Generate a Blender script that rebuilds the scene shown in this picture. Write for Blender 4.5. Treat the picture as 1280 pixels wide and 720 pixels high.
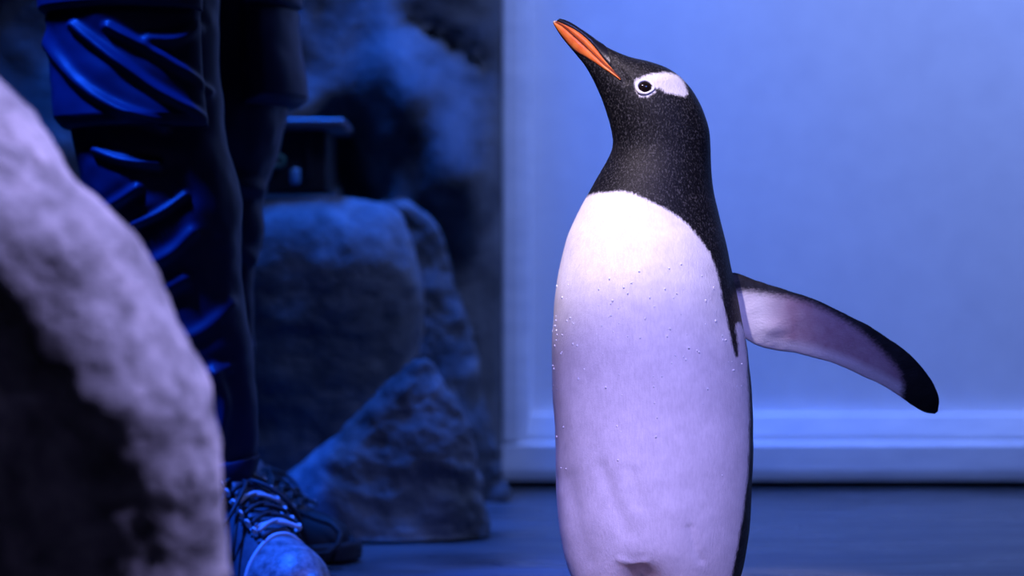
import bpy, bmesh, math, random
import numpy as np
from mathutils import Vector, noise, Matrix

for o in list(bpy.data.objects):
    bpy.data.objects.remove(o, do_unlink=True)
scene = bpy.context.scene
COL = scene.collection
rng = np.random.default_rng(7)
random.seed(7)

# ------------------------------------------------------------------ camera
F = 2489.0            # focal length in pixels of the 1280 wide frame (70 mm on 36 mm)
CAM_H = 0.43          # penguin-chest height
D = 2.489             # distance of the penguin: 1 px = 1 mm there
cam_d = bpy.data.cameras.new('camera')
cam = bpy.data.objects.new('camera', cam_d)
COL.objects.link(cam)
cam.location = (0, 0, CAM_H)
cam.rotation_euler = (math.pi / 2, 0, 0)
cam_d.sensor_width = 36.0
cam_d.lens = F * 36.0 / 1280.0
cam_d.clip_start = 0.05
cam_d.dof.use_dof = True
cam_d.dof.focus_distance = 2.42
cam_d.dof.aperture_fstop = 2.6
scene.camera = cam

# ------------------------------------------------------------------ world, lights, exposure
world = bpy.data.worlds.new('world')
scene.world = world
world.use_nodes = True
bg = world.node_tree.nodes['Background']
bg.inputs[0].default_value = (0, 0, 0, 1)
bg.inputs[1].default_value = 0.0
vs = scene.view_settings
vs.view_transform = 'Standard'
vs.look = 'None'
vs.exposure = 0.0
vs.gamma = 1.0
vs.use_curve_mapping = False


def aim(o, target):
    o.rotation_euler = (Vector(target) - o.location).to_track_quat('-Z', 'Y').to_euler()


def area(name, loc, target, size, power, color, sizey=None, spread=180):
    l = bpy.data.lights.new(name, 'AREA')
    l.size = size
    if sizey:
        l.shape = 'RECTANGLE'
        l.size_y = sizey
    l.energy = power
    l.color = color
    l.spread = math.radians(spread)
    o = bpy.data.objects.new(name, l)
    COL.objects.link(o)
    o.location = loc
    aim(o, target)
    return o


def spot(name, loc, target, angle, blend, power, color, radius=0.05):
    l = bpy.data.lights.new(name, 'SPOT')
    l.spot_size = math.radians(angle)
    l.spot_blend = blend
    l.energy = power
    l.color = color
    l.shadow_soft_size = radius
    o = bpy.data.objects.new(name, l)
    COL.objects.link(o)
    o.location = loc
    aim(o, target)
    return o


# the exhibit's coloured ceiling lamps and an added violet fill, all at ceiling height above the frame
area('ceiling_panel_wash_offscreen', (1.4, 3.25, 2.9), (1.3, 4.35, 0.9), 2.6, 37, (0.225, 0.35, 1.0), 0.3, 90)
area('ceiling_blue_overhead_offscreen', (-0.35, 3.80, 2.8), (-0.36, 3.85, 0.2), 0.4, 27, (0.0, 0.12, 1.0), 0.4, 70)
spot('ceiling_blue_flood_offscreen', (-1.45, 2.12, 2.87), (-0.50, 2.85, 0.38), 23, 0.6, 1560, (0.008, 0.10, 1.0), 0.12)
spot('ceiling_lavender_spot_offscreen', (-0.30, -1.0, 2.85), (0.10, 2.45, 0.14), 8.2, 0.9, 1250, (0.60, 0.45, 1.0), 0.25)
spot('violet_fill_offscreen', (1.0, -0.8, 2.85), (0.19, 2.45, 0.38), 13.7, 0.7, 340, (0.15, 0.23, 1.0), 0.2)  # unseen fill, added to put blue-violet on the penguin's right side
spot('ceiling_chest_spot_offscreen', (-0.75, 1.15, 2.8), (0.10, 2.43, 0.655), 7.6, 0.6, 510, (0.98, 0.82, 1.0), 0.03)
spot('ceiling_rock_spot_offscreen', (1.2, 2.0, 2.85), (-0.36, 1.62, 0.44), 19, 0.7, 790, (0.46, 0.41, 1.0), 0.16)

# ------------------------------------------------------------------ helpers


def wpx(px, py, d):
    """photo pixel at distance d -> world point"""
    px = np.asarray(px, float)
    py = np.asarray(py, float)
    d = np.asarray(d, float) + 0 * px
    return np.stack([(px - 640) * d / F, d, CAM_H + (360 - py) * d / F], -1)


def proj(P):
    d = P[..., 1]
    return np.stack([640 + P[..., 0] * F / d, 360 - (P[..., 2] - CAM_H) * F / d], -1)


def obj(name, verts, faces, mat, parent=None, smooth=True):
    me = bpy.data.meshes.new(name)
    me.from_pydata([tuple(map(float, v)) for v in verts], [], [tuple(map(int, f)) for f in faces])
    if smooth:
        me.polygons.foreach_set('use_smooth', [True] * len(me.polygons))
    me.update()
    o = bpy.data.objects.new(name, me)
    COL.objects.link(o)
    if mat:
        me.materials.append(mat)
    if parent:
        o.parent = parent
        o.matrix_parent_inverse = parent_inverse(parent)
    return o


def parent_inverse(p):
    m = Matrix.Identity(4)
    chain = []
    while p:
        chain.append(p)
        p = p.parent
    for q in reversed(chain):
        m = m @ q.matrix_parent_inverse @ q.matrix_basis
    return m.inverted()


def empty(name, loc):
    o = bpy.data.objects.new(name, None)
    COL.objects.link(o)
    o.location = loc
    o.empty_display_size = 0.1
    return o


def tag(o, label=None, cat=None, group=None, kind=None):
    for k, v in (('label', label), ('category', cat), ('group', group), ('kind', kind)):
        if v:
            o[k] = v
    return o


def grid_faces(nr, nc, wrap=True, base=0):
    f = []
    for i in range(nr - 1):
        for j in range(nc if wrap else nc - 1):
            k = (j + 1) % nc
            f.append((base + i * nc + j, base + i * nc + k, base + (i + 1) * nc + k, base + (i + 1) * nc + j))
    return f


def seg_dist(P, poly, closed=False):
    """distance of points P (n,2) to a polyline"""
    poly = np.asarray(poly, float)
    n = len(poly)
    best = np.full(len(P), 1e9)
    for i in range(n if closed else n - 1):
        a, b = poly[i], poly[(i + 1) % n]
        ab = b - a
        t = np.clip(((P - a) @ ab) / max(ab @ ab, 1e-9), 0, 1)
        d = np.hypot(*(P - (a + t[:, None] * ab)).T)
        best = np.minimum(best, d)
    return best


def inside(P, poly):
    poly = np.asarray(poly, float)
    x, y = P[:, 0], P[:, 1]
    r = np.zeros(len(P), bool)
    n = len(poly)
    for i in range(n):
        x1, y1 = poly[i]
        x2, y2 = poly[(i + 1) % n]
        if y1 == y2:
            continue
        c = ((y1 > y) != (y2 > y)) & (x < (x2 - x1) * (y - y1) / (y2 - y1) + x1)
        r ^= c
    return r


def sdf(P, poly):
    """signed distance, positive inside"""
    return np.where(inside(P, poly), 1, -1) * seg_dist(P, poly, True)


def hermite(s, v, q):
    s = np.asarray(s, float)
    v = np.asarray(v, float)
    q = np.clip(np.asarray(q, float), s[0], s[-1])
    h = np.diff(s)
    dl = np.diff(v, axis=0) / h[:, None]
    m = np.zeros_like(v)
    m[1:-1] = (dl[:-1] * h[1:, None] + dl[1:] * h[:-1, None]) / (h[:-1] + h[1:])[:, None]
    m[0], m[-1] = dl[0], dl[-1]
    i = np.clip(np.searchsorted(s, q, side='right') - 1, 0, len(s) - 2)
    t = ((q - s[i]) / h[i])[..., None]
    hh = h[i][..., None]
    return ((2 * t**3 - 3 * t**2 + 1) * v[i] + (t**3 - 2 * t**2 + t) * hh * m[i]
            + (-2 * t**3 + 3 * t**2) * v[i + 1] + (t**3 - t**2) * hh * m[i + 1])


class Loft:
    """rings spanned by an outline pair (L, R in photo pixels at distance d) and a depth ratio"""

    def __init__(self, keys, power=1.0):
        k = np.array(keys, float)
        self.k = k
        c = np.stack([(k[:, 0] + k[:, 2]) / 2, (k[:, 1] + k[:, 3]) / 2], -1)
        self.s = np.concatenate([[0], np.cumsum(np.maximum(np.hypot(*np.diff(c, axis=0).T), .5))])
        self.len = self.s[-1]
        self.power = power

    def eval(self, s, phi, off=0.0):
        k = hermite(self.s, self.k, s)
        L = wpx(k[..., 0], k[..., 1], k[..., 4])
        R = wpx(k[..., 2], k[..., 3], k[..., 4])
        C = (L + R) / 2
        A = (R - L) / 2
        a = np.linalg.norm(A, axis=-1)
        n = A / np.maximum(a, 1e-9)[..., None]
        b = a * k[..., 5]
        co, si = np.cos(phi), np.sin(phi)
        if self.power != 1.0:
            co = np.sign(co) * np.abs(co)**self.power
            si = np.sign(si) * np.abs(si)**self.power
        P = C + n * ((a + off) * co)[..., None]
        P[..., 1] -= (b + off) * si
        return P

    def grid(self, svals, nphi):
        ph = np.linspace(0, 2 * np.pi, nphi, endpoint=False)
        S, PH = np.meshgrid(svals, ph, indexing='ij')
        return self.eval(S, PH), S, PH

    def faces(self, nr, nc):
        f = grid_faces(nr, nc)
        f.append(tuple(range(nc)))
        f.append(tuple(range((nr - 1) * nc, nr * nc))[::-1])
        return f


def fbm(P, scale, octaves=4, seed=0.0, H=1.0):
    out = np.empty(len(P))
    for i, p in enumerate(P):
        out[i] = noise.fractal(Vector((p[0] * scale + seed, p[1] * scale + seed * .7, p[2] * scale - seed)), H, 2.1, octaves)
    return out


def grid_normals(P):
    """normals of a wrapped ring grid (nr, nc, 3)"""
    dv = np.gradient(P, axis=0)
    du = np.roll(P, -1, 1) - np.roll(P, 1, 1)
    n = np.cross(du, dv)
    n /= np.maximum(np.linalg.norm(n, axis=-1, keepdims=True), 1e-9)
    c = P.mean(1, keepdims=True)
    flip = np.sign(((P - c) * n).sum(-1).mean())
    return n * flip


def tube(path, r, n=8, closed=False):
    """verts/faces of a tube along a path (list of Vector)"""
    path = [Vector(p) for p in path]
    rr = r if hasattr(r, '__len__') else [r] * len(path)
    V, Fc = [], []
    m = len(path)
    up = Vector((0, 0, 1))
    for i, p in enumerate(path):
        a = path[(i - 1) % m] if (closed or i > 0) else p
        b = path[(i + 1) % m] if (closed or i < m - 1) else p
        t = (b - a).normalized()
        x = t.cross(up)
        if x.length < 1e-3:
            x = t.cross(Vector((0, 1, 0)))
        x.normalize()
        y = x.cross(t).normalized()
        for j in range(n):
            w = 2 * math.pi * j / n
            V.append(p + rr[i] * (x * math.cos(w) + y * math.sin(w)))
    for i in range(m if closed else m - 1):
        k = (i + 1) % m
        for j in range(n):
            l = (j + 1) % n
            Fc.append((i * n + j, i * n + l, k * n + l, k * n + j))
    if not closed:
        Fc.append(tuple(range(n))[::-1])
        Fc.append(tuple(range((m - 1) * n, m * n)))
    return V, Fc


def join(*parts):
    V, Fc = [], []
    for v, f in parts:
        b = len(V)
        V += list(v)
        Fc += [tuple(i + b for i in q) for q in f]
    return V, Fc


def box(c, s, bevel=0.0, segs=2):
    bm = bmesh.new()
    bmesh.ops.create_cube(bm, size=1)
    for v in bm.verts:
        v.co = Vector((v.co.x * s[0] + c[0], v.co.y * s[1] + c[1], v.co.z * s[2] + c[2]))
    if bevel:
        bmesh.ops.bevel(bm, geom=bm.edges[:], offset=bevel, segments=segs, affect='EDGES', profile=.5)
    bm.verts.index_update()
    V = [v.co.copy() for v in bm.verts]
    Fc = [tuple(v.index for v in f.verts) for f in bm.faces]
    bm.free()
    return V, Fc


# ------------------------------------------------------------------ materials


class Mat:
    def __init__(self, name, color=(.5, .5, .5), rough=.6, spec=.5, sheen=0.0):
        self.m = bpy.data.materials.new(name)
        self.m.use_nodes = True
        self.nt = self.m.node_tree
        self.b = self.nt.nodes['Principled BSDF']
        self.b.inputs['Base Color'].default_value = (*color, 1)
        self.b.inputs['Roughness'].default_value = rough
        self.b.inputs['Specular IOR Level'].default_value = spec
        if sheen:
            self.b.inputs['Sheen Weight'].default_value = sheen

    def n(self, t, **kw):
        x = self.nt.nodes.new(t)
        for k, v in kw.items():
            setattr(x, k, v)
        return x

    def link(self, a, b):
        self.nt.links.new(a, b)

    def coords(self, scale=(1, 1, 1)):
        tc = self.n('ShaderNodeTexCoord')
        mp = self.n('ShaderNodeMapping')
        mp.inputs['Scale'].default_value = scale
        self.link(tc.outputs['Object'], mp.inputs['Vector'])
        return mp.outputs[0]

    def noise(self, scale, detail=4, rough=.55, vec=None, dist=0.0):
        x = self.n('ShaderNodeTexNoise')
        x.inputs['Scale'].default_value = scale
        x.inputs['Detail'].default_value = detail
        x.inputs['Roughness'].default_value = rough
        x.inputs['Distortion'].default_value = dist
        self.link(vec if vec is not None else self.coords(), x.inputs['Vector'])
        return x.outputs['Fac']

    def ramp(self, fac, stops):
        r = self.n('ShaderNodeValToRGB')
        e = r.color_ramp.elements
        while len(e) < len(stops):
            e.new(.5)
        for el, (p, c) in zip(e, stops):
            el.position = p
            el.color = (*c, 1) if len(c) == 3 else c
        self.link(fac, r.inputs[0])
        return r.outputs[0]

    def math(self, op, a, b=None, clamp=False):
        x = self.n('ShaderNodeMath', operation=op, use_clamp=clamp)
        for i, v in enumerate((a, b)):
            if v is None:
                continue
            if isinstance(v, (int, float)):
                x.inputs[i].default_value = v
            else:
                self.link(v, x.inputs[i])
        return x.outputs[0]

    def mix(self, fac, a, b):
        x = self.n('ShaderNodeMix', data_type='RGBA')
        if isinstance(fac, (int, float)):
            x.inputs[0].default_value = fac
        else:
            self.link(fac, x.inputs[0])
        for i, v in ((6, a), (7, b)):
            if isinstance(v, tuple):
                x.inputs[i].default_value = (*v, 1)
            else:
                self.link(v, x.inputs[i])
        return x.outputs[2]

    def attr(self, name):
        a = self.n('ShaderNodeAttribute', attribute_name=name)
        return a.outputs['Fac']

    def smooth(self, x, lo, hi):
        mr = self.n('ShaderNodeMapRange', interpolation_type='SMOOTHSTEP')
        self.link(x, mr.inputs[0])
        mr.inputs[1].default_value = lo
        mr.inputs[2].default_value = hi
        return mr.outputs[0]

    def bump(self, h, strength=.3, dist=.01):
        b = self.n('ShaderNodeBump')
        b.inputs['Strength'].default_value = strength
        b.inputs['Distance'].default_value = dist
        self.link(h, b.inputs['Height'])
        self.link(b.outputs[0], self.b.inputs['Normal'])

    def color(self, c):
        self.link(c, self.b.inputs['Base Color'])


def rock_mat(name, dark, mid, light, scale=6.0, rough=.75, bump=.5):
    m = Mat(name, rough=rough, spec=.35)
    f1 = m.noise(scale, 8, .62, dist=.6)
    f2 = m.noise(scale * 5, 6, .6)
    f = m.math('ADD', m.math('MULTIPLY', f1, .7), m.math('MULTIPLY', f2, .3))
    m.color(m.ramp(f, [(.34, dark), (.5, mid), (.64, light)]))
    m.bump(m.math('ADD', f1, m.math('MULTIPLY', f2, .5)), bump, .03)
    return m.m


M = {}
M['rock_wall'] = rock_mat('grey_rockwork', (.035, .038, .042), (.115, .12, .125), (.21, .22, .225), 3.2, .8, .6)
M['boulder'] = rock_mat('boulder_stone', (.035, .037, .04), (.11, .115, .12), (.22, .225, .23), 5, .7, .5)
M['front_rock'] = rock_mat('pale_rock', (.06, .06, .065), (.30, .30, .31), (.60, .58, .59), 10, .7, .32)

m = Mat('painted_panel', (.78, .79, .82), .45, .4)
f = m.noise(14, 5, .6)
m.color(m.ramp(f, [(.3, (.74, .75, .79)), (.7, (.81, .82, .85))]))
m.bump(m.noise(160, 3), .08, .002)
M['panel'] = m.m
m = Mat('painted_frame', (.74, .75, .8), .5, .4)
f = m.noise(7, 6, .65, m.coords((1, 1, 4)))
m.color(m.ramp(f, [(.3, (.66, .68, .74)), (.6, (.80, .81, .85))]))
m.bump(f, .15, .01)
M['frame'] = m.m
M['gap'] = Mat('plinth_concrete', (.22, .22, .22), .85, .2).m

m = Mat('wet_floor', (.1, .1, .12), .3, .5)
v = m.coords((1.2, 4.0, 1))
f1 = m.noise(2.2, 6, .6, v, .5)
f2 = m.noise(16, 5, .6)
m.color(m.ramp(f1, [(.35, (.04, .043, .047)), (.52, (.065, .068, .072)), (.68, (.10, .103, .108))]))  # paler streaks put the wet floor's reflections into the colour
m.link(m.ramp(f1, [(.35, (.22,) * 3), (.65, (.5,) * 3)]), m.b.inputs['Roughness'])
m.bump(m.math('ADD', f1, m.math('MULTIPLY', f2, .25)), .25, .02)
M['floor'] = m.m

# ------------------------------------------------------------------ the setting
WALL = 4.25

floor_n = 60
xs = np.linspace(-3.0, 3.0, floor_n)
ys = np.linspace(-0.8, 4.9, floor_n)
V = [(x, y, 0) for y in ys for x in xs]
o = obj('floor', V, grid_faces(floor_n, floor_n, False), M['floor'])
tag(o, 'wet dark concrete floor with reflections painted in as pale streaks', kind='structure')


def px_x(px, d):
    return (px - 640) * d / F


def px_z(py, d):
    return CAM_H + (360 - py) * d / F


# pale panel wall on the right
x_l = px_x(628, WALL)
z_gap = px_z(598, WALL)
V, Fc = box(((x_l + 2.9) / 2, WALL + .11, (z_gap + 3.0) / 2), (2.9 - x_l, .12, 3.0 - z_gap))
wall = tag(obj('wall_back', V, Fc, M['panel'], smooth=False), 'pale painted panel wall behind the penguin', kind='structure')
# recess below the panel
V, Fc = box(((x_l + 2.9) / 2, WALL + .15, z_gap / 2), (2.9 - x_l, .10, z_gap + .02))
tag(obj('baseboard_back', V, Fc, M['gap'], smooth=False), 'recessed plinth under the pale panel wall', kind='structure')
# bottom sill: sloped top, upright face; profile extruded in x
zs0, zs1, zs2 = px_z(600, WALL), px_z(546, WALL), px_z(520, WALL)
prof = [(WALL, zs0), (WALL - .004, zs0 + .02), (WALL - .004, zs1 - .018), (WALL + .006, zs1 - .010), (WALL + .006, zs1), (WALL + .022, zs2), (WALL + .07, zs2 + .004), (WALL + .07, zs0)]
V = [(x, y, z) for x in (x_l, 2.9) for y, z in prof]
n = len(prof)
Fc = [(i, (i + 1) % n, n + (i + 1) % n, n + i) for i in range(n)] + [tuple(range(n))[::-1], tuple(range(n, 2 * n))]
tag(obj('trim_1', V, Fc, M['frame'], smooth=False), 'sloped sill along the foot of the panel', kind='structure')
# upright frame at the left: two steps
prof = [(x_l, WALL + .07), (x_l, WALL), (x_l + .004, WALL - .004), (px_x(648, WALL), WALL - .004), (px_x(651, WALL), WALL + .004), (px_x(658, WALL), WALL + .006), (px_x(664, WALL), WALL + .03), (px_x(666, WALL), WALL + .07)]
V = [(x, y, z) for z in (zs1 - .01, 3.0) for x, y in prof]
n = len(prof)
Fc = [(i, (i + 1) % n, n + (i + 1) % n, n + i) for i in range(n)] + [tuple(range(n))[::-1], tuple(range(n, 2 * n))]
tag(obj('trim_2', V, Fc, M['frame'], smooth=False), 'upright moulded frame at the edge of the panel', kind='structure')

# rockwork wall on the left
nx, nz = 150, 120
gx = np.linspace(-3.0, px_x(627, 4.13), nx)
gz = np.linspace(0, 3.0, nz)
X, Z = np.meshgrid(gx, gz)
Pn = np.stack([X.ravel(), np.full(X.size, 4.13), Z.ravel()], -1)
h = fbm(Pn, 1.6, 5, 3.1) * .09 + fbm(Pn, 5.0, 4, 9.0) * .03
pp = proj(Pn)
h -= .035 * np.exp(-(seg_dist(pp, [(500, 20), (545, 42), (585, 65), (612, 92), (640, 105)]) / 7)**2)
h -= .15 * np.exp(-(seg_dist(pp, [(420, 170), (432, 205), (450, 245)]) / 26)**2)
h += .07 * np.exp(-(seg_dist(pp, [(500, 90), (540, 160), (570, 220)]) / 45)**2)
edge = np.clip((gx[-1] - X.ravel()) / .05, 0, 1)
Y = 4.13 - h * edge - .04 * edge + .0
V = np.stack([Pn[:, 0], Y, Pn[:, 2]], -1)
# turn the right edge back to the panel
back = np.stack([np.full(nz, gx[-1] + .004), np.full(nz, 4.36), gz], -1)
V = np.concatenate([V, back])
Fc = grid_faces(nz, nx, False)
for i in range(nz - 1):
    Fc.append((i * nx + nx - 1, nx * nz + i, nx * nz + i + 1, (i + 1) * nx + nx - 1))
tag(obj('wall_left', V, Fc, M['rock_wall']), 'dark cracked artificial rock wall beside the pale panel', kind='structure')

# ------------------------------------------------------------------ rocks


def rock(name, keys, mat, label, amp=.02, scale=6, seed=1.0, nr=90, nc=140, power=1.0, fine=.005, shape=None):
    lf = Loft(keys, power)
    P, S, PH = lf.grid(np.linspace(0, lf.len, nr), nc)
    N = grid_normals(P)
    Q = P.reshape(-1, 3)
    h = fbm(Q, scale, 4, seed) * amp + fbm(Q, scale * 4, 4, seed + 5) * fine
    if shape is not None:
        h = h + shape(Q)
    Q = Q + N.reshape(-1, 3) * h[:, None]
    Q[:, 2] = np.maximum(Q[:, 2], 0.0)
    base = Q.mean(0)
    c = (base[0], base[1], 0)
    o = obj(name, Q - np.array(c), lf.faces(nr, nc), mat)
    o.location = c
    return tag(o, label, 'rock')


d = 1.66
fr = [(-470, 1006, 292, 1006, d, .42), (-475, 900, 290, 900, d, .44), (-480, 800, 288, 800, d, .46), (-480, 720, 287, 720, d, .48),
      (-478, 640, 283, 640, d, .52), (-475, 580, 279, 580, d, .56), (-470, 520, 274, 520, d, .60), (-465, 485, 269, 485, d, .62),
      (-460, 455, 256, 455, d, .62), (-455, 410, 236, 410, d, .62), (-450, 370, 217, 370, d, .61), (-445, 335, 208, 335, d, .60),
      (-440, 310, 195, 310, d, .60), (-430, 280, 170, 280, d, .59), (-420, 250, 141, 250, d, .58), (-410, 225, 111, 225, d, .57), (-400, 195, 90, 195, d, .56),
      (-385, 155, 60, 155, d, .55), (-370, 120, 31, 120, d, .54), (-350, 92, 2, 92, d, .53), (-320, 55, -40, 55, d, .5), (-290, 25, -85, 25, d, .45), (-250, 8, -140, 8, d, .4), (-215, 2, -185, 2, d, .4)]

fr = [(a, b, c - 19 * min(1, max(0, (640 - b) / 390)), e, f_, g) for a, b, c, e, f_, g in fr]   # outline is carried by the back of the rock


def fr_shape(Q):
    p = proj(Q)
    # hollow at the lower front of the rock
    g = np.exp(-((p[:, 0] + 30) / 110)**2 - ((p[:, 1] - 640) / 200)**2)
    return -.09 * g * (Q[:, 1] < 1.66)


rock('front_rock', fr, M['front_rock'], 'large pale lavender rock with a rounded sloping edge in front of the trousers',
     .007, 8, 2.0, 120, 200, 1.0, .003, fr_shape)

d = 3.78
b1 = [(225, 652, 505, 652, d, .58), (225, 600, 508, 600, d, .60), (225, 520, 514, 520, d, .62), (228, 450, 526, 450, d, .62), (232, 380, 528, 380, d, .62),
      (236, 320, 520, 320, d, .60), (242, 285, 508, 285, d, .56), (252, 265, 494, 265, d, .50), (266, 254, 476, 254, d, .46), (285, 249, 452, 249, d, .41), (310, 247, 420, 247, d, .4), (345, 246.5, 380, 246.5, d, .4)]
boulder = rock('boulder', b1, M['boulder'], 'blocky dark boulder with a flat top carrying the black case', .010, 5, 4.0, 80, 130, .8, .004)
d = 3.44
b2 = [(330, 667, 606, 667, d, .5), (342, 625, 602, 625, d, .5), (372, 580, 594, 580, d, .5), (420, 540, 584, 540, d, .48), (462, 503, 570, 503, d, .46),
      (492, 474, 554, 474, d, .44), (512, 454, 540, 454, d, .45), (521, 446, 531, 446, d, .5)]
rock('boulder', b2, M['boulder'], 'low peaked boulder on the floor at the foot of the blocky boulder', .016, 6, 11.0, 70, 120, .9, .006)
d = 4.0
b3 = [(505, 630, 640, 630, d, .22), (508, 560, 624, 560, d, .24), (512, 480, 604, 480, d, .26), (512, 400, 586, 400, d, .28), (502, 330, 566, 330, d, .30), (486, 285, 548, 285, d, .32), (470, 258, 520, 258, d, .35), (480, 248, 500, 248, d, .4)]
rock('boulder', b3, M['boulder'], 'tall dark boulder leaning on the rock wall behind the blocky one', .018, 5, 17.0, 70, 100, .9, .006)

# ------------------------------------------------------------------ black case on the boulder
m = Mat('case_plastic', (.02, .022, .028), .45, .4)
m.bump(m.noise(220, 2), .1, .002)
M['case'] = m.m
M['case_lid'] = Mat('case_lid_plastic', (.09, .10, .13), .4, .5).m
M['dial'] = Mat('green_dial', (.10, .30, .26), .35, .5).m
M['tagblue'] = Mat('blue_tag', (.15, .45, .85), .35, .5).m
M['steel'] = Mat('pale_metal', (.5, .52, .55), .3, .5).m
dC = 3.76
zt = px_z(241, dC)
zt2 = px_z(164, dC)
xc0, xc1 = px_x(282, dC), px_x(412, dC)
cs = empty('equipment_case', ((xc0 + xc1) / 2, dC + .02, zt))
V, Fc = box(((xc0 + xc1) / 2, dC + .04, (zt + zt2) / 2), (xc1 - xc0, .16, zt2 - zt), .008, 3)
obj('body', V, Fc, M['case'], cs)
V, Fc = box(((xc0 + xc1) / 2 + .008, dC + .035, zt2 + .010), (xc1 - xc0 + .05, .185, .020), .006, 3)
obj('lid', V, Fc, M['case_lid'], cs)
for px in (388, 318):
    x = px_x(px, dC)
    V, Fc = box((x, dC - .042, zt2 - .035), (.012, .008, .11), .003, 2)
    obj('rib', V, Fc, M['case'], cs)
yf = dC - .042
cx, cz = px_x(352, dC), px_z(203, dC)
path = [(cx + .0095 * math.cos(a), yf, cz + .0095 * math.sin(a)) for a in np.linspace(0, 2 * math.pi, 20, endpoint=False)]
V, Fc = tube(path, .004, 8, True)
dial = obj('dial', V, Fc, M['dial'], cs)
V = [(cx + .006 * math.cos(a), yf + y, cz + .006 * math.sin(a)) for y in (-.003, .003) for a in np.linspace(0, 2 * math.pi, 16, endpoint=False)]
Fc = grid_faces(2, 16) + [tuple(range(16)), tuple(range(16, 32))[::-1]]
obj('dial_face', V, Fc, M['case'], dial)
V, Fc = box((px_x(372, dC), yf - .002, px_z(222, dC)), (.018, .012, .030), .005, 3)
tag(obj('latch', V, Fc, M['tagblue'], cs), 'bright blue latch')
tag(cs, 'black lidded case with a blue latch and green dial on the flat boulder', 'case')

# ------------------------------------------------------------------ the penguin
PK = [  # Lx, Ly, Rx, Ry, d, depth ratio
    (792, 768, 846, 768, D, .8), (752, 762, 892, 762, D, .82), (733, 750, 908, 750, D, .84), (721, 735, 919, 735, D, .86), (712, 718, 926, 718, D, .88), (706, 700, 930.5, 700, D, .9), (701.5, 676, 935, 676, D, .92),
    (697.5, 640, 938.5, 640, D, .93), (695.5, 600, 940.5, 600, D, .93), (693.5, 560, 941, 560, D, .93), (692, 520, 940, 520, D, .92), (690.5, 480, 938.5, 480, D, .92),
    (690, 440, 934.5, 440, D, .92), (691.5, 400, 927, 400, D, .91), (694.5, 362, 919.5, 362, D, .90), (698, 340, 915, 340, D, .89), (702.5, 320, 910.5, 320, D, .88),
    (708, 300, 905.5, 300, D, .87), (716, 280, 900, 280, D, .86), (725.5, 260, 896, 260, D, .85), (736.5, 240, 892, 240, D, .84), (747.5, 220, 889.5, 220, D, .83),
    (758, 202, 888.5, 202, D, .81), (764.5, 188, 888, 184, D, .79), (766, 175, 886.5, 164, D, .77), (763.5, 160, 881.5, 146, D, .75), (760, 147, 873, 126, D, .73), (756.5, 136, 862, 109, D, .71),
    (753, 126, 850, 97.5, D, .69), (748, 114, 835, 86, D, .67), (742, 101, 815, 78, D, .64), (733, 85, 785, 70.5, D, .60), (721, 69.5, 750, 54, D, .56),
    (710, 56.5, 734, 42.5, D, .52), (700, 43.5, 718, 32, D, .5), (694.5, 34.5, 706, 26, D, .5), (692.3, 30, 699, 24, D, .55)]
PL = Loft(PK)
NR, NC = 520, 300
sv = np.concatenate([np.linspace(0, PL.s[20], 300, endpoint=False), np.linspace(PL.s[20], PL.len, NR - 300)])
P, S, PH = PL.grid(sv, NC)
N = grid_normals(P)
Q = P.reshape(-1, 3)
Nf = N.reshape(-1, 3)
PHf, Sf = PH.ravel(), S.ravel()
Qm = Q.copy()
Qm[:, 1] = D - np.abs(Q[:, 1] - D)
pp = proj(Qm)          # pattern is laid out on the camera side and mirrored to the far side
front = Q[:, 1] <= D

BELLY = [(600, 300), (690, 282), (720, 256), (735, 244.5), (748, 241), (762, 240), (775, 238.5), (790, 241), (803, 247), (818, 254), (835, 262), (850, 272), (862, 283), (875, 299),
         (886, 316), (894, 335), (899, 355), (904, 378), (909, 400), (913, 420), (917, 436), (920.5, 447), (923.5, 445), (923, 430), (920, 412), (921, 404), (926, 403), (930, 412), (932, 425), (935, 450), (936, 480), (936.5, 520),
         (936, 560), (934.5, 600), (930, 640), (924, 680), (914, 720), (900, 760), (890, 800), (600, 800)]
EYE = (805.7, 108.8)
PATCH = [(740 + x / 6.54, 50 + y / 6.54) for x, y in [
    (348, 345), (362, 322), (400, 305), (450, 288), (520, 275), (600, 270), (660, 280), (710, 305), (750, 345), (775, 400), (782, 440), (765, 466), (720, 456), (660, 442), (600, 432),
    (560, 402), (505, 390), (515, 425), (455, 466), (400, 466), (362, 432)]]
sd_b = sdf(pp, BELLY)
# far flank: white ends just past the far silhouette
far = ~front & (pp[:, 1] > 200)
sd_far = (np.radians(190) - PHf) * 120
sd_b = np.where(far, np.minimum(np.where(PHf < 1.5 * np.pi, sd_far, -40), sd_b + 1e3 * (pp[:, 0] < 800)), sd_b)
sd_e = sdf(pp, PATCH)
sd_w = np.maximum(sd_b, sd_e)
sd_w = np.clip(sd_w, -40, 40)

# pale feather tips, spread evenly over the dark plumage
gz_ = np.full(len(Q), .10)

# relief: crotch hollow, folds of the belly skin, brow, eye socket
h = np.zeros(len(Q))
fr_ = front.astype(float)
h -= .024 * np.exp(-((pp[:, 0] - 800) / 24)**2 - ((pp[:, 1] - 734) / 24)**2) * fr_
for line, w, a in (([(752, 585), (766, 625), (784, 665)], 10, -.0022), ([(790, 590), (797, 630)], 9, -.0016), ([(862, 660), (870, 690), (876, 700)], 5, -.002),
                   ([(710, 600), (718, 650), (735, 700)], 14, -.0030), ([(775, 700), (790, 706), (806, 703)], 5, .0020), ([(840, 640), (838, 690)], 16, .002)):
    h += a * np.exp(-(seg_dist(pp, line) / w)**2) * fr_
h += .0028 * np.exp(-((pp[:, 0] - 828) / 22)**2 - ((pp[:, 1] - 100) / 9)**2)
h -= .0030 * np.exp(-((pp[:, 0] - EYE[0]) / 9)**2 - ((pp[:, 1] - EYE[1]) / 8)**2)
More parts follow.
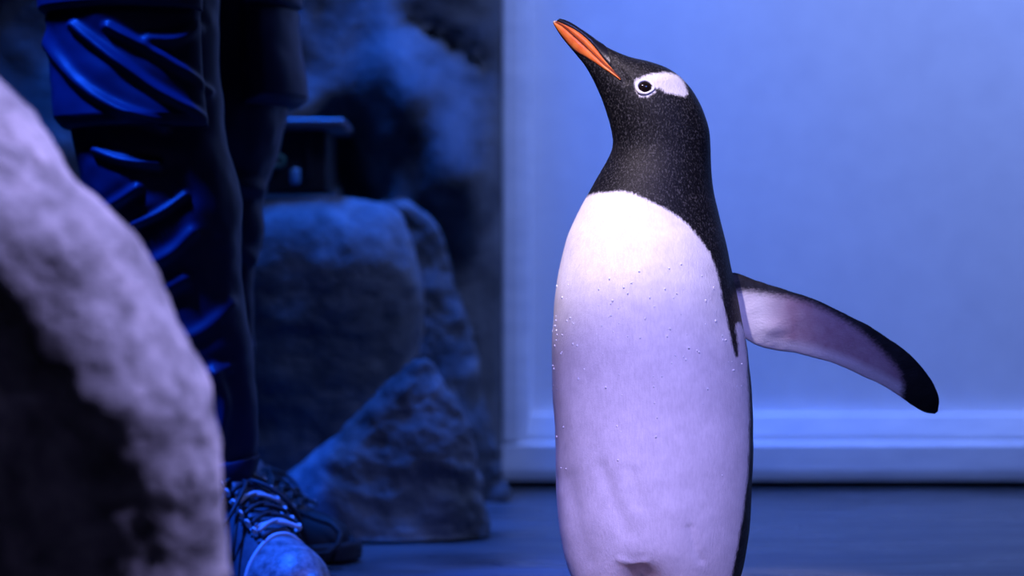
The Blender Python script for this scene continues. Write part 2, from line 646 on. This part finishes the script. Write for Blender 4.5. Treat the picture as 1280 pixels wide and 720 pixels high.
h -= .0022 * np.exp(-(seg_dist(pp, [(745, 62), (765, 78), (782, 100)]) / 6)**2)
low = np.clip((pp[:, 1] - 230) / 60, 0, 1)
h += low * fbm(Q, 9, 3, 1.7) * .0022
Q = Q + Nf * h[:, None]

m = Mat('penguin_plumage', rough=.5, spec=.3)
vstreak = m.coords((1, 1, .22))
n1 = m.noise(420, 3, .6, vstreak)
n2 = m.noise(900, 2, .6)
n3 = m.noise(60, 4, .6)
n4 = m.noise(520, 3, .7, m.coords((1, 1, .6)))
sdn = m.math('ADD', m.attr('sd_white'), m.math('MULTIPLY', m.math('SUBTRACT', m.math('ADD', m.math('MULTIPLY', n1, .6), m.math('MULTIPLY', n2, .4)), .5), 11.0))
wmask = m.smooth(sdn, -2.2, 2.2)
white = m.ramp(m.math('ADD', m.math('MULTIPLY', n1, .5), m.math('MULTIPLY', n3, .5)), [(.3, (.68, .66, .70)), (.65, (.86, .84, .87))])
gsp = m.math('MULTIPLY', m.smooth(m.math('ADD', n4, m.math('MULTIPLY', m.attr('grizzle'), .26)), .52, .72), m.math('POWER', m.math('ADD', m.attr('grizzle'), .0), .7))
black = m.mix(gsp, (.004, .004, .006), (.34, .335, .345))
m.color(m.mix(wmask, black, white))
m.link(m.mix(wmask, (.5, .5, .5), (.62, .62, .62)), m.b.inputs['Roughness'])
m.link(m.mix(wmask, (.16, .16, .16), (.3, .3, .3)), m.b.inputs['Specular IOR Level'])
m.bump(m.math('ADD', m.math('MULTIPLY', n1, .6), m.math('ADD', m.math('MULTIPLY', n2, .2), m.math('MULTIPLY', n4, .5))), .32, .0035)
M['plumage'] = m.m
M['bill_orange'] = None
m = Mat('orange_bill', (.85, .20, .04), .32, .5)
m.color(m.ramp(m.noise(90, 4, .6, m.coords((1, 1, 1))), [(.3, (.80, .13, .03)), (.7, (.95, .26, .05))]))
M['bill_orange'] = m.m
m = Mat('black_horn', (.010, .010, .018), .25, .5)
m.bump(m.noise(300, 2), .08, .002)
M['horn'] = m.m
M['horn_glint'] = Mat('horn_tip_glint', (.45, .33, .24), .2, .6).m
M['eye'] = Mat('dark_eye', (.010, .006, .006), .06, .6).m
M['eyering'] = Mat('white_eyelid', (.82, .80, .83), .55, .4).m
M['mouth'] = Mat('mouth_line', (.20, .03, .015), .5, .3).m
M['foot'] = Mat('orange_foot', (.75, .27, .12), .45, .5).m
m.bump(m.noise(300, 2), .08, .002)

pg = empty('penguin', (0.18, D, 0))
tag(pg, 'black and white penguin with orange bill raised and one flipper held out', 'penguin')
faces = PL.faces(NR, NC)
body = obj('body', Q, faces, M['plumage'], pg)
for nm, arr in (('sd_white', sd_w), ('grizzle', gz_)):
    a = body.data.attributes.new(nm, 'FLOAT', 'POINT')
    a.data.foreach_set('value', arr.astype(np.float32))


def on_head(pts, off=0.0):
    """photo pixels -> points on the penguin's camera-side surface"""
    pts = np.asarray(pts, float)
    tgt = pts.copy()
    ss = np.linspace(PL.s[18], PL.len, 1600)
    k = hermite(PL.s, PL.k, ss)
    L, R = k[:, :2], k[:, 2:4]
    out = None
    for _ in range(3):
        res = []
        for p in tgt:
            e = R - L
            cr = (e[:, 0] * (p[1] - L[:, 1]) - e[:, 1] * (p[0] - L[:, 0])) / np.hypot(*e.T)
            u = ((p - L) * e).sum(1) / (e * e).sum(1)
            i = np.argmin(np.abs(cr) + 200 * np.maximum(0, np.abs(u - .5) - .5))
            res.append((ss[i], np.arccos(np.clip(2 * u[i] - 1, -1, 1))))
        res = np.array(res)
        out = PL.eval(res[:, 0], res[:, 1], 0.0)
        tgt = tgt + (pts - proj(out)) * .9
    o = offs = off
    P2 = PL.eval(res[:, 0], res[:, 1], 0.0)
    e1 = PL.eval(res[:, 0] + .5, res[:, 1]) - PL.eval(res[:, 0] - .5, res[:, 1])
    e2 = PL.eval(res[:, 0], res[:, 1] + .02) - PL.eval(res[:, 0], res[:, 1] - .02)
    nn = np.cross(e1, e2)
    nn /= np.maximum(np.linalg.norm(nn, axis=1, keepdims=True), 1e-12)
    nn *= np.where(nn[:, 1:2] > 0, -1, 1)
    return P2, nn


def resample(pl, n):
    pl = np.asarray(pl, float)
    s = np.concatenate([[0], np.cumsum(np.hypot(*np.diff(pl, axis=0).T))])
    return hermite(s, pl, np.linspace(0, s[-1], n))


def ribbon(name, la, lb, mat, proud, n=40, mm=9, sharp_a=False, sharp_b=False):
    A, B = resample(la, n), resample(lb, n)
    w = np.linspace(0, 1, mm)
    G = A[:, None, :] * (1 - w)[None, :, None] + B[:, None, :] * w[None, :, None]
    P2, nn = on_head(G.reshape(-1, 2))
    prof = np.sin(np.pi * w)**.5
    if sharp_b:
        prof = np.sin(np.pi * w / 2)**.5
    hh = proud * np.tile(prof, n) - .0006 * (1 - np.tile(prof, n))
    V1 = P2 + nn * hh[:, None]
    V2 = V1.copy()
    V2[:, 1] = 2 * D - V2[:, 1]
    f1 = grid_faces(n, mm, False)
    V, Fc = join((V1, f1), (V2, [q[::-1] for q in f1]))
    return obj(name, V, Fc, mat, pg)


MOUTH = [(693.5, 27), (701, 31), (715, 42.5), (730, 56), (745, 70.5), (758, 83), (769, 92), (776, 99)]
CULM = [(696, 26.8), (706, 31), (717, 36), (728, 43.5), (738, 52.5), (746, 62), (754, 73), (765, 86)]
LOWB = [(692.8, 31), (697, 38.5), (703, 47), (709, 55), (716, 62.5), (722, 67), (732, 72), (742, 78), (754, 86), (766, 94), (775, 100)]
TOPB = [(694, 24.6), (699, 24), (709, 27.3), (724, 36), (735, 43.5), (745, 50.5), (752, 55), (758, 60)]
ribbon('lower_bill', [(x + .3, y + .6) for x, y in MOUTH], LOWB, M['bill_orange'], .0016)
ribbon('upper_bill', CULM, [(x + .3, y - .5) for x, y in MOUTH], M['bill_orange'], .0015)
tag(ribbon('culmen', CULM, TOPB, M['horn'], .0012, sharp_b=True), 'black ridge along the top of the bill')
# gape line
P2, nn = on_head(resample(MOUTH, 30))
V1 = P2 + nn * .0002
V, Fc = tube(V1, .0009, 6)
V2, F2 = tube([(p[0], 2 * D - p[1], p[2]) for p in V1], .0009, 6)
V, Fc = join((V, Fc), (V2, F2))
obj('gape_line', V, Fc, M['mouth'], pg)
# bill tip: horn with its highlight painted in as a paler tone
P2, nn = on_head([(693.5, 27)])
bm = bmesh.new()
bmesh.ops.create_uvsphere(bm, u_segments=14, v_segments=10, radius=.0026)
V = [Vector((v.co.x * 1.2 + P2[0][0], v.co.y * .8 + D, v.co.z + P2[0][2])) for v in bm.verts]
bm.verts.index_update()
Fc = [tuple(v.index for v in f.verts) for f in bm.faces]
bm.free()
obj('bill_tip', V, Fc, M['horn_glint'], pg)

# eyes with raised white lids
P2, nn = on_head([EYE])
c, nrm = Vector(P2[0]), Vector(nn[0])
for side in (1, -1):
    cc, nv = c.copy(), nrm.copy()
    if side < 0:
        cc.y = 2 * D - cc.y
        nv.y = -nv.y
    q = nv.to_track_quat('Z', 'Y').to_matrix()
    bm = bmesh.new()
    bmesh.ops.create_uvsphere(bm, u_segments=24, v_segments=16, radius=.0092)
    V = [q @ Vector((v.co.x * 1.06, v.co.y, v.co.z * .7)) + cc - nv * .0034 for v in bm.verts]
    bm.verts.index_update()
    Fc = [tuple(v.index for v in f.verts) for f in bm.faces]
    bm.free()
    e = obj('eye', V, Fc, M['eye'], pg)
    ex = Vector((1, 0, -.15)).normalized()
    ex = (ex - nv * ex.dot(nv)).normalized()
    ey = nv.cross(ex).normalized()
    if ey.z < 0:
        ey = -ey
    path, rr = [], []
    for a in np.linspace(0, 2 * math.pi, 40, endpoint=False):
        k = 1 + .22 * max(0, math.cos(a))**6
        path.append(cc + ex * (.0096 * k * math.cos(a)) + ey * (.0088 * math.sin(a)) + nv * .0000)
        rr.append(.0017 + .0005 * (math.cos(a) < -.1))
    V, Fc = tube(path, rr, 8, True)
    obj('eyelid_ring', V, Fc, M['eyering'], e)

# flipper held out (underside towards the camera)
TOPF = [(896, 345), (916, 341.5), (945, 350.6), (981, 361.4), (1017, 374), (1046, 386.7), (1075, 401), (1096.7, 413.8), (1118, 428), (1140, 446), (1158, 466), (1168.5, 484), (1174, 503), (1172.5, 514)]
BOTF = [(900, 400), (921.5, 416), (945, 430.5), (966, 437.5), (990, 440.5), (1013, 445), (1037, 452.5), (1058, 460.5), (1082, 471.5), (1107, 484), (1129, 497.5), (1146, 510.5), (1160, 517), (1168, 517.5)]
FK = []
nk = len(TOPF)
for i, (a, b) in enumerate(zip(TOPF, BOTF)):
    t = i / (nk - 1)
    FK.append((b[0], b[1], a[0], a[1], D + .005 + .045 * t, .20 - .08 * t))
FL = Loft(FK)
NRf, NCf = 170, 96
P, S, PH = FL.grid(np.linspace(0, FL.len, NRf), NCf)
Qf = P.reshape(-1, 3)
pf = proj(Qf)
INNER = [(905, 372), (916.3, 368.6), (922, 364.5), (934, 364), (950, 366), (963, 368), (988, 372), (1013.6, 379.5), (1035, 388.5), (1060, 403), (1078, 415.5), (1096.7, 432), (1114.7, 451.7), (1125.6, 466), (1129, 480.6), (1127, 495), (1122, 520), (1080, 500), (1000, 470), (900, 450)]
sdI = sdf(pf, INNER)
sdI = np.where(np.sin(PH.ravel()) > -.25, sdI, -30)
under = np.clip(sdf(pf, [(b[0], b[1]) for b in BOTF] + [(a[0], a[1]) for a in TOPF[::-1]]), -50, 50)
dbot = seg_dist(pf, BOTF)
pinkz = np.clip((dbot - 9) / 9, 0, 1) * np.clip((pf[:, 0] - 950) / 40, 0, 1)
pinkz += .0
thick = fbm(Qf, 30, 3, 2.2) * .0012 + .0035 * np.exp(-((pf[:, 0] - 966) / 13)**2 - ((pf[:, 1] - 410) / 11)**2)
Qf = Qf + grid_normals(P).reshape(-1, 3) * thick[:, None]
m = Mat('flipper_skin', rough=.55, spec=.35)
n1 = m.noise(420, 3, .6, m.coords((.5, 1, 1)))
n3 = m.noise(70, 4, .6)
wm = m.smooth(m.math('ADD', m.attr('sd_inner'), m.math('MULTIPLY', m.math('SUBTRACT', n1, .5), 10)), -6.0, 7.0)
inner = m.mix(m.math('MULTIPLY', m.attr('pink'), m.ramp(n3, [(.3, (.75,) * 3), (.7, (1,) * 3)])), (.66, .63, .68), (.36, .23, .29))
m.color(m.mix(wm, (.007, .007, .009), inner))
m.bump(n1, .25, .003)
M['flipper'] = m.m
fl = obj('flipper', Qf, FL.faces(NRf, NCf), M['flipper'], pg)
for nm, arr in (('sd_inner', np.clip(sdI, -40, 40)), ('pink', np.clip(pinkz, 0, 1))):
    a = fl.data.attributes.new(nm, 'FLOAT', 'POINT')
    a.data.foreach_set('value', arr.astype(np.float32))

# the far flipper, swept back behind the body
path_top = [(.04, D + .06, .43), (.055, D + .11, .42), (.075, D + .17, .39), (.095, D + .23, .34), (.115, D + .26, .28)]
V = []
nn_, mm_ = 24, 16
tp = hermite(np.arange(5), np.array(path_top), np.linspace(0, 4, nn_))
for i, p in enumerate(tp):
    t = i / (nn_ - 1)
    w = .040 * (1 - .35 * t) * math.sqrt(max(0.02, 1 - t**6))
    th = .010 * (1 - .6 * t)
    for j in range(mm_):
        a = 2 * math.pi * j / mm_
        V.append((p[0] + .03 + th * math.sin(a) * .5, p[1] + th * math.sin(a), p[2] + w * math.cos(a) - .02))
Fc = grid_faces(nn_, mm_) + [tuple(range(mm_)), tuple(range((nn_ - 1) * mm_, nn_ * mm_))[::-1]]
M['black_feather'] = Mat('black_feathers', (.007, .007, .009), .5, .4).m
obj('flipper', V, Fc, M['black_feather'], pg)

# feet: webbed, three toes with claws; stiff tail
for fx, rot in ((.125, -.15), (.215, .2)):
    base = Vector((fx, D - .005, 0))
    R3 = Matrix.Rotation(rot, 3, 'Z')
    Vt = []
    parts = []
    outline = [(-.016, .03), (-.022, -.01), (-.044, -.078), (-.026, -.062), (0, -.095), (.026, -.062), (.044, -.078), (.022, -.01), (.016, .03)]
    nO = len(outline)
    for z in (0.0, .010):
        k = 1 if z == 0 else .88
        for x, y in outline:
            Vt.append(base + R3 @ Vector((x * k, y * k, z + .002)))
    web = (Vt, [(i, (i + 1) % nO, nO + (i + 1) % nO, nO + i) for i in range(nO)] + [tuple(range(nO))[::-1], tuple(range(nO, 2 * nO))])
    toes = []
    for tx, ty in ((-.042, -.074), (0, -.09), (.042, -.074)):
        toes.append(tube([base + R3 @ Vector((0, .01, .016)), base + R3 @ Vector((tx * .5, ty * .5, .013)), base + R3 @ Vector((tx, ty, .009))], [.012, .009, .007], 10))
    leg = tube([base + Vector((0, .012, .008)), base + Vector((0, .012, .08))], [.018, .024], 12)
    V, Fc = join(web, leg, *toes)
    ft = obj('foot', V, Fc, M['foot'], pg)
    for tx, ty in ((-.042, -.074), (0, -.09), (.042, -.074)):
        V, Fc = tube([base + R3 @ Vector((tx, ty, .009)), base + R3 @ Vector((tx * 1.15, ty * 1.13, .007)), base + R3 @ Vector((tx * 1.25, ty * 1.22, .003))], [.005, .004, .001], 8)
        obj('claw', V, Fc, M['horn'], ft)
V, Fc = tube([(.19, D + .06, .07), (.21, D + .12, .04), (.23, D + .19, .008)], [.04, .026, .006], 14)
obj('tail', V, Fc, M['black_feather'], pg)

# water droplets on the breast
m = Mat('water_drop', (.9, .92, 1.0), .03, .8)
m.b.inputs['Transmission Weight'].default_value = .0
M['drop'] = m.m
bm = bmesh.new()
cand = np.where(front & (sd_b > 6) & (pp[:, 1] > 330) & (pp[:, 1] < 600) & (PHf > .25) & (PHf < 3.1))[0]
wgt = np.exp(-((pp[cand, 1] - 410) / 85)**2) + .35 * np.exp(-(PHf[cand] - 3.1)**2 / .1)
pick = rng.choice(cand, 120, replace=False, p=wgt / wgt.sum())
for i in pick:
    r = rng.uniform(.0006, .0014)
    mat4 = Matrix.Translation(Vector(Q[i]) + Vector(Nf[i]) * r * .3) @ Matrix.Diagonal((1, 1, rng.uniform(1, 1.6), 1))
    bmesh.ops.create_icosphere(bm, subdivisions=1, radius=r, matrix=mat4)
bm.verts.index_update()
V = [v.co.copy() for v in bm.verts]
Fc = [tuple(v.index for v in f.verts) for f in bm.faces]
bm.free()
o = obj('water_droplets', V, Fc, M['drop'], pg)
o['kind'] = 'stuff'

# ------------------------------------------------------------------ the keeper's legs
m = Mat('navy_trouser_cloth', (.022, .03, .06), 0.45, .18)
f = m.noise(900, 2)
m.color(m.ramp(m.noise(9, 4), [(.3, (.008, .012, .04)), (.7, (.014, .02, .06))]))
m.bump(f, .15, .001)
M['cloth'] = m.m
M['seam'] = Mat('dark_seam', (.012, .016, .03), .6, .3).m
m = Mat('shoe_leather', (.05, .055, .07), .5, .45)
m.color(m.ramp(m.noise(40, 5, .6), [(.3, (.03, .035, .05)), (.7, (.08, .085, .1))]))
m.bump(m.noise(260, 4), .25, .002)
M['shoe'] = m.m
m = Mat('shoe_toe_rubber', (.16, .17, .19), .45, .5)
m.color(m.ramp(m.noise(70, 5, .6), [(.35, (.05, .055, .07)), (.65, (.20, .21, .23))]))
m.bump(m.noise(180, 4), .3, .002)
M['toecap'] = m.m
M['shoe_shaded'] = Mat('shaded_shoe_leather', (.008, .008, .010), .6, .2).m  # far shoe's copy of the leather, its shade put into the colour
M['sole'] = Mat('shoe_sole_rubber', (.02, .02, .024), .7, .3).m
M['lace'] = Mat('shoe_lace', (.012, .013, .018), .6, .4).m
M['lace_pale'] = Mat('pale_lace_webbing', (.42, .44, .48), .5, .4).m

dA, dB = 2.86, 3.12
LA = [(236, 612, 306, 604, dA, .75), (228, 590, 320, 572, dA, .78), (224, 560, 322, 552, dA, .78), (214, 520, 322, 516, dA, .8), (198, 470, 320, 468, dA, .8), (172, 400, 312, 400, dA, .8), (142, 330, 305, 330, dA, .78),
      (116, 260, 300, 260, dA, .76), (100, 210, 292, 210, dA, .75), (90, 170, 284, 170, dA, .74), (80, 120, 278, 120, dA, .72), (73, 60, 275, 60, dA, .72), (66, 0, 275, 0, dA, .74),
      (60, -80, 285, -80, dA + .03, .80), (70, -150, 330, -150, dA + .06, .86), (95, -200, 365, -200, dA + .09, .8), (100, -240, 360, -240, dA + .10, .75)]
LB = [(262, 612, 320, 606, dB, .8), (256, 580, 322, 574, dB, .8), (254, 520, 319, 520, dB, .8), (250, 450, 318, 450, dB, .8), (240, 390, 318, 390, dB, .85), (235, 330, 319, 330, dB, .9), (230, 290, 329, 290, dB, .95), (225, 250, 327, 250, dB, 1.0),
      (220, 215, 338, 215, dB, 1.0), (215, 180, 352, 180, dB, 1.0), (212, 150, 358, 150, dB, 1.0), (210, 100, 362, 100, dB, 1.0), (208, 50, 361, 50, dB, 1.0), (206, 0, 360, 0, dB, 1.0),
      (200, -60, 362, -60, dB - .03, 1.0), (185, -120, 365, -120, dB - .09, 1.0), (170, -160, 368, -160, dB - .13, .9)]
LfA, LfB = Loft(LA), Loft(LB)
FOLDS_A = [([(64, 45), (85, 75), (110, 105), (150, 135), (205, 158)], 9, .011), ([(100, 32), (125, 55), (160, 85), (190, 110), (250, 148)], 8, .011), ([(140, 35), (190, 65), (225, 90), (262, 115)], 8, .010),
           ([(185, 50), (215, 50), (245, 35)], 10, .007), ([(118, 187), (150, 199), (198, 205)], 7, .012), ([(130, 262), (160, 243), (172, 235)], 8, .010), ([(165, 282), (200, 266), (232, 243)], 6, .011),
           ([(190, 330), (215, 315), (240, 290)], 10, .008), ([(195, 370), (230, 350)], 12, .008), ([(210, 430), (250, 415), (290, 380)], 12, .007), ([(268, 465), (280, 500), (276, 545)], 12, .013), ([(230, 480), (260, 470), (285, 460)], 10, .006)]


def leg_grid(lf, folds, seed, nr=300, nc=260):
    P, S, PH = lf.grid(np.linspace(0, lf.len, nr), nc)
    N = grid_normals(P)
    Qm_ = P.reshape(-1, 3)
    p = proj(Qm_)
    h = fbm(Qm_, 9, 3, seed) * .006
    near = np.clip(np.sin(PH.ravel()) * 2 + .3, 0, 1)
    for line, w, a in folds:
        dd = seg_dist(p, resample(line, 24))
        h += near * a * (np.exp(-(dd / (.75 * w))**2) - .35 * np.exp(-(dd / (1.8 * w))**2))
    return Qm_ + N.reshape(-1, 3) * h[:, None], S, PH


FOLDS_B = [([(290, 300), (310, 320), (330, 330)], 12, .008), ([(250, 200), (300, 230), (335, 240)], 14, .010), ([(280, 420), (320, 440)], 12, .006), ([(260, 540), (318, 550)], 12, .007)]
QA, SA, PA = leg_grid(LfA, FOLDS_A, 3.0)
QB, SB, PB = leg_grid(LfB, FOLDS_B, 8.0)
V, Fc = join((QA, LfA.faces(300, 260)), (QB, LfB.faces(300, 260)))
pr = empty('person', (px_x(270, 2.95), 2.95, 0))
tag(pr, 'person standing in navy cargo trousers and laced shoes', 'person')
obj('trousers', V, Fc, M['cloth'], pr)


def s_at(lf, py):
    c = (lf.k[:, 1] + lf.k[:, 3]) / 2
    return np.interp(-np.asarray(py, float), -c, lf.s) if c[0] > c[-1] else np.interp(py, c, lf.s)


def patch(name, lf, py0, py1, ph0, ph1, off, mat, folds=(), nr=110, nc=120, sag=0.0, seed=1.0, rim=.10):
    """a sewn-on piece of cloth following the leg surface"""
    pys = np.linspace(py1, py0, nr)
    phs = np.linspace(ph0, ph1, nc)
    PY, PHI = np.meshgrid(pys, phs, indexing='ij')
    S_ = s_at(lf, PY)
    a = np.linspace(0, 1, nr)[:, None] + 0 * PHI
    b = np.linspace(0, 1, nc)[None, :] + 0 * PHI
    edge = np.clip(np.minimum(np.minimum(a, 1 - a), np.minimum(b, 1 - b)) / rim, 0, 1)**.5
    P_ = lf.eval(S_, PHI, 0.0)
    o1 = off * (.25 + .75 * edge) + sag * (1 - a) * edge
    pj = proj(P_.reshape(-1, 3))
    hh = fbm(P_.reshape(-1, 3), 10, 3, seed) * .004
    for line, w, am in folds:
        dd = seg_dist(pj, resample(line, 24))
        hh += am * (np.exp(-(dd / (.75 * w))**2) - .35 * np.exp(-(dd / (1.8 * w))**2))
    o1 = o1 + hh.reshape(nr, nc) * edge
    P1 = lf.eval(S_, PHI, o1)
    P0 = lf.eval(S_, PHI, -.012)
    V = np.concatenate([P1.reshape(-1, 3), P0.reshape(-1, 3)])
    Fc = grid_faces(nr, nc, False) + [q[::-1] for q in grid_faces(nr, nc, False, nr * nc)]
    k = nr * nc
    loop = [(0, j) for j in range(nc)] + [(i, nc - 1) for i in range(1, nr)] + [(nr - 1, j) for j in range(nc - 2, -1, -1)] + [(i, 0) for i in range(nr - 2, 0, -1)]
    for i in range(len(loop)):
        p, q = loop[i], loop[(i + 1) % len(loop)]
        p, q = p[0] * nc + p[1], q[0] * nc + q[1]
        Fc.append((q, p, p + k, q + k))
    return obj(name, V, Fc, mat, pr)


PF = [f for f in FOLDS_A if f[0][0][1] < 60]
patch('cargo_pocket', LfA, 12, 163, .62, 3.75, .012, M['cloth'], PF, sag=.008, seed=2.0)
patch('pocket_flap', LfA, -45, 21, .60, 3.78, .020, M['cloth'], (), 50, 90, 0, 4.0, .12)
patch('cargo_pocket', LfB, 5, 136, -.9, 1.2, .014, M['cloth'], (), 60, 60, .018, 6.0)
patch('pocket_flap', LfB, -45, 15, -.92, 1.22, .022, M['cloth'], (), 30, 50, 0, 7.0)
# hem band of the near trouser leg
patch('hem', LfA, 577, 606, .02, 6.2, .008, M['cloth'], (), 24, 140, .012, 9.0)

# ------------------------------------------------------------------ shoes


def shoe(loc, yaw, pale, size=1.0):
    R3 = Matrix.Rotation(yaw, 3, 'Z')
    loc = Vector(loc)

    def T(vs):
        return [loc + R3 @ (Vector(v) * size) for v in vs]
    sx = [-.095, -.088, -.07, -.04, 0, .03, .06, .09, .12, .15, .175, .192, .200, .2035]
    hw = [.016, .030, .036, .038, .037, .037, .040, .045, .049, .047, .038, .026, .014, .003]
    ht = [.105, .125, .132, .136, .138, .132, .112, .092, .078, .070, .062, .050, .040, .031]
    cols = np.stack([hw, ht], -1)
    xx = np.linspace(sx[0], sx[-1], 60)
    k = hermite(np.array(sx), cols, xx)
    nc = 48

    def ring(x, w, h, grow=0.0):
        out = []
        for j in range(nc):
            a = 2 * math.pi * j / nc
            c, s = math.cos(a), math.sin(a)
            yy = (w + grow) * math.copysign(abs(c)**.8, c)
            top = max(s, 0)
            # uppers lean in towards the lacing
            yy *= 1 - .35 * top**1.5
            zz = .022 + (h + grow - .022) * (abs(s)**.9 if s > 0 else -.05 * abs(s))
            out.append((x, yy, zz))
        return out
    V = []
    for x, (w, h) in zip(xx, k):
        V += ring(x, w, h)
    Fc = grid_faces(60, nc) + [tuple(range(nc)), tuple(range(59 * nc, 60 * nc))[::-1]]
    sh = obj('shoe', T(V), Fc, M['shoe'] if pale else M['shoe_shaded'], pr)
    # sole
    prof = []
    xs_ = np.linspace(-.103, .210, 50)
    hw2 = np.interp(xs_, np.array(sx) * 1.05, np.array(hw)) + .006
    hw2[0], hw2[-1] = .012, .010
    outl = [(x, w) for x, w in zip(xs_, hw2)] + [(x, -w) for x, w in zip(xs_[::-1], hw2[::-1])]
    V = []
    levels = [(0, .94), (.004, 1.0), (.022, 1.02), (.030, .97)]
    for z, kk in levels:
        V += [(x, y * kk, z + (.006 * max(0, (x - .15) / .06) if z < .01 else .004 * max(0, (x - .15) / .06))) for x, y in outl]
    no = len(outl)
    Fc = grid_faces(4, no) + [tuple(range(no))[::-1], tuple(range(3 * no, 4 * no))]
    obj('sole', T(V), Fc, M['sole'], sh)
    # toe cap
    V = []
    sel = [i for i, x in enumerate(xx) if x > .122]
    for i in sel:
        g = .0035 if i != sel[0] else .0005
        V += ring(xx[i] + (.002 if i == sel[-1] else 0), k[i][0], k[i][1], g)
    Fc = grid_faces(len(sel), nc) + [tuple(range((len(sel) - 1) * nc, len(sel) * nc))[::-1]]
    obj('toe_cap', T(V), Fc, M['toecap'] if pale else M['shoe_shaded'], sh)
    # bumper seam rim of the toe cap
    i = sel[0]
    rim = [Vector(v) + Vector((.001, 0, .002)) for v in ring(xx[i], k[i][0], k[i][1], .001)[:nc // 2 + 1]]
    V, Fc = tube(rim, .0032, 8)
    obj('toe_seam', T(V), Fc, M['lace_pale'] if pale else M['lace'], sh)
    # tongue
    V = []
    tx = np.linspace(.008, .115, 20)
    th_ = hermite(np.array(sx), cols, tx)[:, 1]
    for x, h in zip(tx, th_):
        lift = .022 * max(0, (.06 - x) / .05)
        for y in np.linspace(-.020, .020, 9):
            V.append((x, y, h + .004 + lift - 6 * y * y))
    nV = len(V)
    V += [(v[0], v[1], v[2] - .008) for v in V]
    Fc = grid_faces(20, 9, False) + [q[::-1] for q in grid_faces(20, 9, False, nV)]
    loop = [j for j in range(9)] + [r * 9 + 8 for r in range(1, 20)] + [19 * 9 + j for j in range(7, -1, -1)] + [r * 9 for r in range(18, 0, -1)]
    for q in range(len(loop)):
        p, r = loop[q], loop[(q + 1) % len(loop)]
        Fc.append((r, p, p + nV, r + nV))
    obj('tongue', T(V), Fc, M['shoe'], sh)
    # laces: crossing pairs
    rows = np.linspace(.028, .112, 6)
    hs = hermite(np.array(sx), cols, rows)
    for q in range(6):
        x, (w, h) = rows[q], hs[q]
        pts = [(x + .010 * t, .030 * t, h + .013 - 11 * (.030 * t)**2) for t in np.linspace(-1, 1, 11)]
        pts2 = [(x - .010 * t, .030 * t, h + .015 - 11 * (.030 * t)**2) for t in np.linspace(-1, 1, 11)]
        V, Fc = join(tube(pts, .0030, 8), tube(pts2, .0030, 8))
        obj('lace', T(V), Fc, M['lace_pale'] if (pale and q in (2, 5)) else M['lace'], sh)
        for s in (-1, 1):
            e = Vector((x + .001, .031 * s, h + .004))
            rg = [e + Vector((.0045 * math.cos(a), .002 * s * math.sin(a), .0045 * math.sin(a))) for a in np.linspace(0, 2 * math.pi, 12, endpoint=False)]
            V, Fc = tube(rg, .0016, 6, True)
            obj('eyelet', T(V), Fc, M['steel'], sh)
    # bow
    for s in (-1, 1):
        pts = []
        for t in np.linspace(0, 1, 22):
            a = 2 * math.pi * t
            pts.append((.040 + .020 * math.sin(a) + .030 * (1 - math.cos(a)) / 2, s * (.004 + .055 * (1 - math.cos(a)) / 2), .140 - .055 * ((1 - math.cos(a)) / 2)**1.5))
        V, Fc = tube(pts, .0028, 8)
        obj('lace_bow', T(V), Fc, M['lace'], sh)
        V, Fc = tube([(.040, 0, .140), (.06, s * .020, .126), (.085, s * .042, .085), (.10, s * .055, .05)], .0026, 8)
        obj('lace_end', T(V), Fc, M['lace'], sh)
    # ankle collar and sock inside the trouser leg
    V, Fc = tube([(-.035, 0, .10), (-.034, 0, .17)], [.036, .034], 20)
    obj('sock', T(V), Fc, M['cloth'], sh)
    return sh


shoe((px_x(288, 2.86), 2.86, 0), math.radians(-52), True, 1.12)
far_shoe = shoe((px_x(300, 3.18), 3.20, 0), math.radians(-24), False, 1.0)
# loose lace loop hanging beside the far shoe
V, Fc = tube([tuple(wpx(x, y, dd)) for x, y, dd in ((372, 640, 3.12), (392, 648, 3.09), (414, 655, 3.07), (425, 666, 3.06), (423, 680, 3.05), (411, 691, 3.04), (394, 694, 3.04), (378, 684, 3.06), (368, 664, 3.10))], .0042, 8)
obj('lace_bow', V, Fc, M['lace'], far_shoe)
